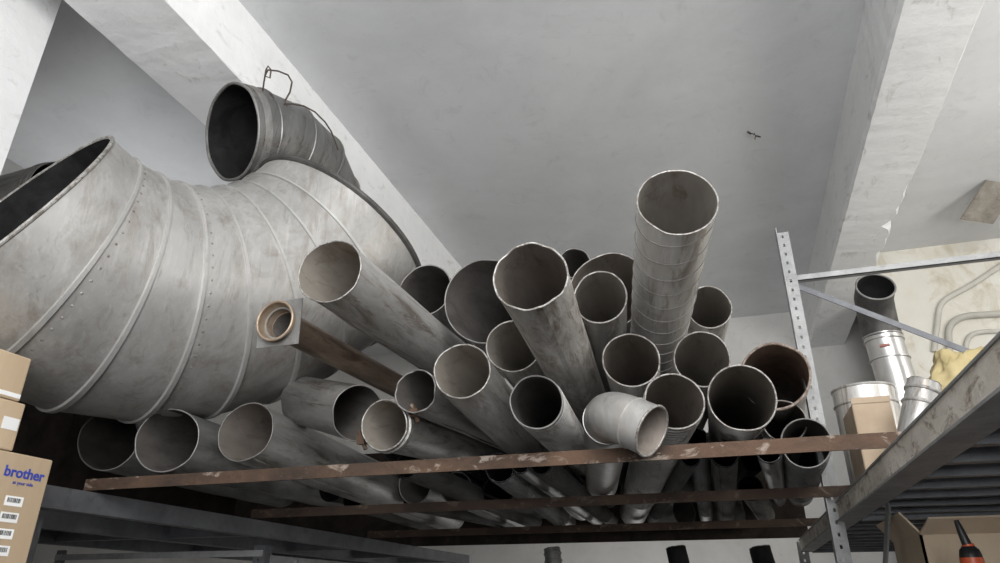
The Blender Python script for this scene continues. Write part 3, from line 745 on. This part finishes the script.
# ------------------------------------------------------------------ wall conduits, plate, cobweb
def conduit(pts, r_, label):
    P = [onY(x, y, WY2-r_+.001) for x, y in pts]; Q = []
    for i in range(len(P)):
        if i in (0, len(P)-1): Q.append(P[i]); continue
        a = P[i]+(P[i-1]-P[i]).normalized()*min(.06, (P[i-1]-P[i]).length*.45); b = P[i]+(P[i+1]-P[i]).normalized()*min(.06, (P[i+1]-P[i]).length*.45)
        for k in range(6): u = k/5; Q.append(a*(1-u)**2+P[i]*2*u*(1-u)+b*u*u)
    tag(MB().sweep(Q, r_, 14).build('conduit', MT['conduit'], None), label, 'conduit', 'conduits on the right wall')
conduit([(1030, 246), (972, 285), (940, 302), (934, 352)], .015, 'upper painted conduit sloping down the stained right wall')
conduit([(1030, 312), (962, 316), (948, 326), (950, 362)], .018, 'lower painted conduit bending down the stained right wall')
conduit([(1030, 330), (975, 332), (966, 340), (966, 362)], .013, 'thinnest lowest painted conduit on the stained right wall')
hs_ = .11
c = onZ(989, 202, CZ-hs_*math.sin(.55))
rm = Matrix.Rotation(.55, 3, 'Z') @ Matrix.Rotation(-.55, 3, 'X')
c.z = CZ - hs_*math.sin(.55) - .003
pl = MB().box((c.x-.10, c.y-hs_, c.z-.004), (c.x+.10, c.y+hs_, c.z+.004), 0, rm, c)
tag(pl.build('cover_plate', MT['plate'], None, False), 'rust-stained square plate hanging tilted from the ceiling at the right edge', 'plate')
c = onZ(747, 131, CZ)
mb = MB(); rs = random.Random(2); p = c+Vector((0, 0, .0005)); pts = [p]
for j in range(14):
    p = p+Vector((rs.uniform(-.02, .02), rs.uniform(-.022, .022), -.004)); pts.append(p)
mb.sweep(pts, .002, 5)
tag(mb.build('cobweb', MT['wire'], None), 'dark wispy cobweb hanging from the middle of the ceiling', 'cobweb')

# pipes leaning at the back wall below the rack
for (x, y, t, rr, mo, lab) in ((552, 549, 3.0, .035, 'galv_dark', 'short-mouthed dark pipe leaning on the back wall under the middle of the rack'),
                               (676, 548, 3.0, .042, 'black', 'black pipe leaning below the rack, left of another black one'),
                               (760, 548, 3.0, .045, 'black', 'black pipe leaning on the back wall nearest the slotted post')):
    A = at(x, y, t); B = Vector((A.x+.25, A.y-.3, .04))
    r = thing('stove_pipe', lab, 'pipe', A, 'pipes leaning behind the rack'); orient(r, A, B-A)
    tube_parts(r, rr, (B-A).length, 'plain' if x > 600 else 'bead', mo, 'soot', 'rimdark', .002, int(x))

# ------------------------------------------------------------------ light
def area(name, loc, tgt, size, e, col=(1, 1, 1), spread=180):
    l = bpy.data.lights.new(name, 'AREA'); l.energy = e; l.size = size; l.color = col; l.spread = math.radians(spread)
    o = bpy.data.objects.new(name, l); COL.objects.link(o); o.location = loc
    o.rotation_euler = (Vector(tgt)-Vector(loc)).to_track_quat('-Z', 'Y').to_euler(); return o
area('ceiling_lamp', (.9, -.9, 3.2), (-.3, 1.9, 2.0), 1.3, 66, (1, .99, .97))
area('ceiling_fill', (.3, -1.1, 2.2), (-.1, 2.2, 3.6), 1.4, 78, (.98, .99, 1))  # unseen upward fill, added to brighten the ceiling
area('left_bay_fill', (-2.5, 2.3, 2.3), (-2.3, 2.2, 3.5), .8, 4.5, (.98, .99, 1), 120)  # unseen fill, added to lift the left ceiling recess
area('bay_lamp', (2.2, 1.6, 2.3), (1.5, 3.4, 3.2), .8, 29, (1, .98, .92))
area('back_fill', (-.4, 4.6, 1.2), (-.4, 4.5, 3.4), .8, 3.5)  # added source hidden behind the pile, lightens the rear ceiling
w = bpy.data.worlds.new('world'); bpy.context.scene.world = w; w.use_nodes = True
w.node_tree.nodes['Background'].inputs[0].default_value = (.95, .97, 1, 1); w.node_tree.nodes['Background'].inputs[1].default_value = .2
sc = bpy.context.scene
sc.view_settings.view_transform = 'Standard'; sc.view_settings.look = 'None'; sc.view_settings.exposure = 0
print('RES', RES, drop)
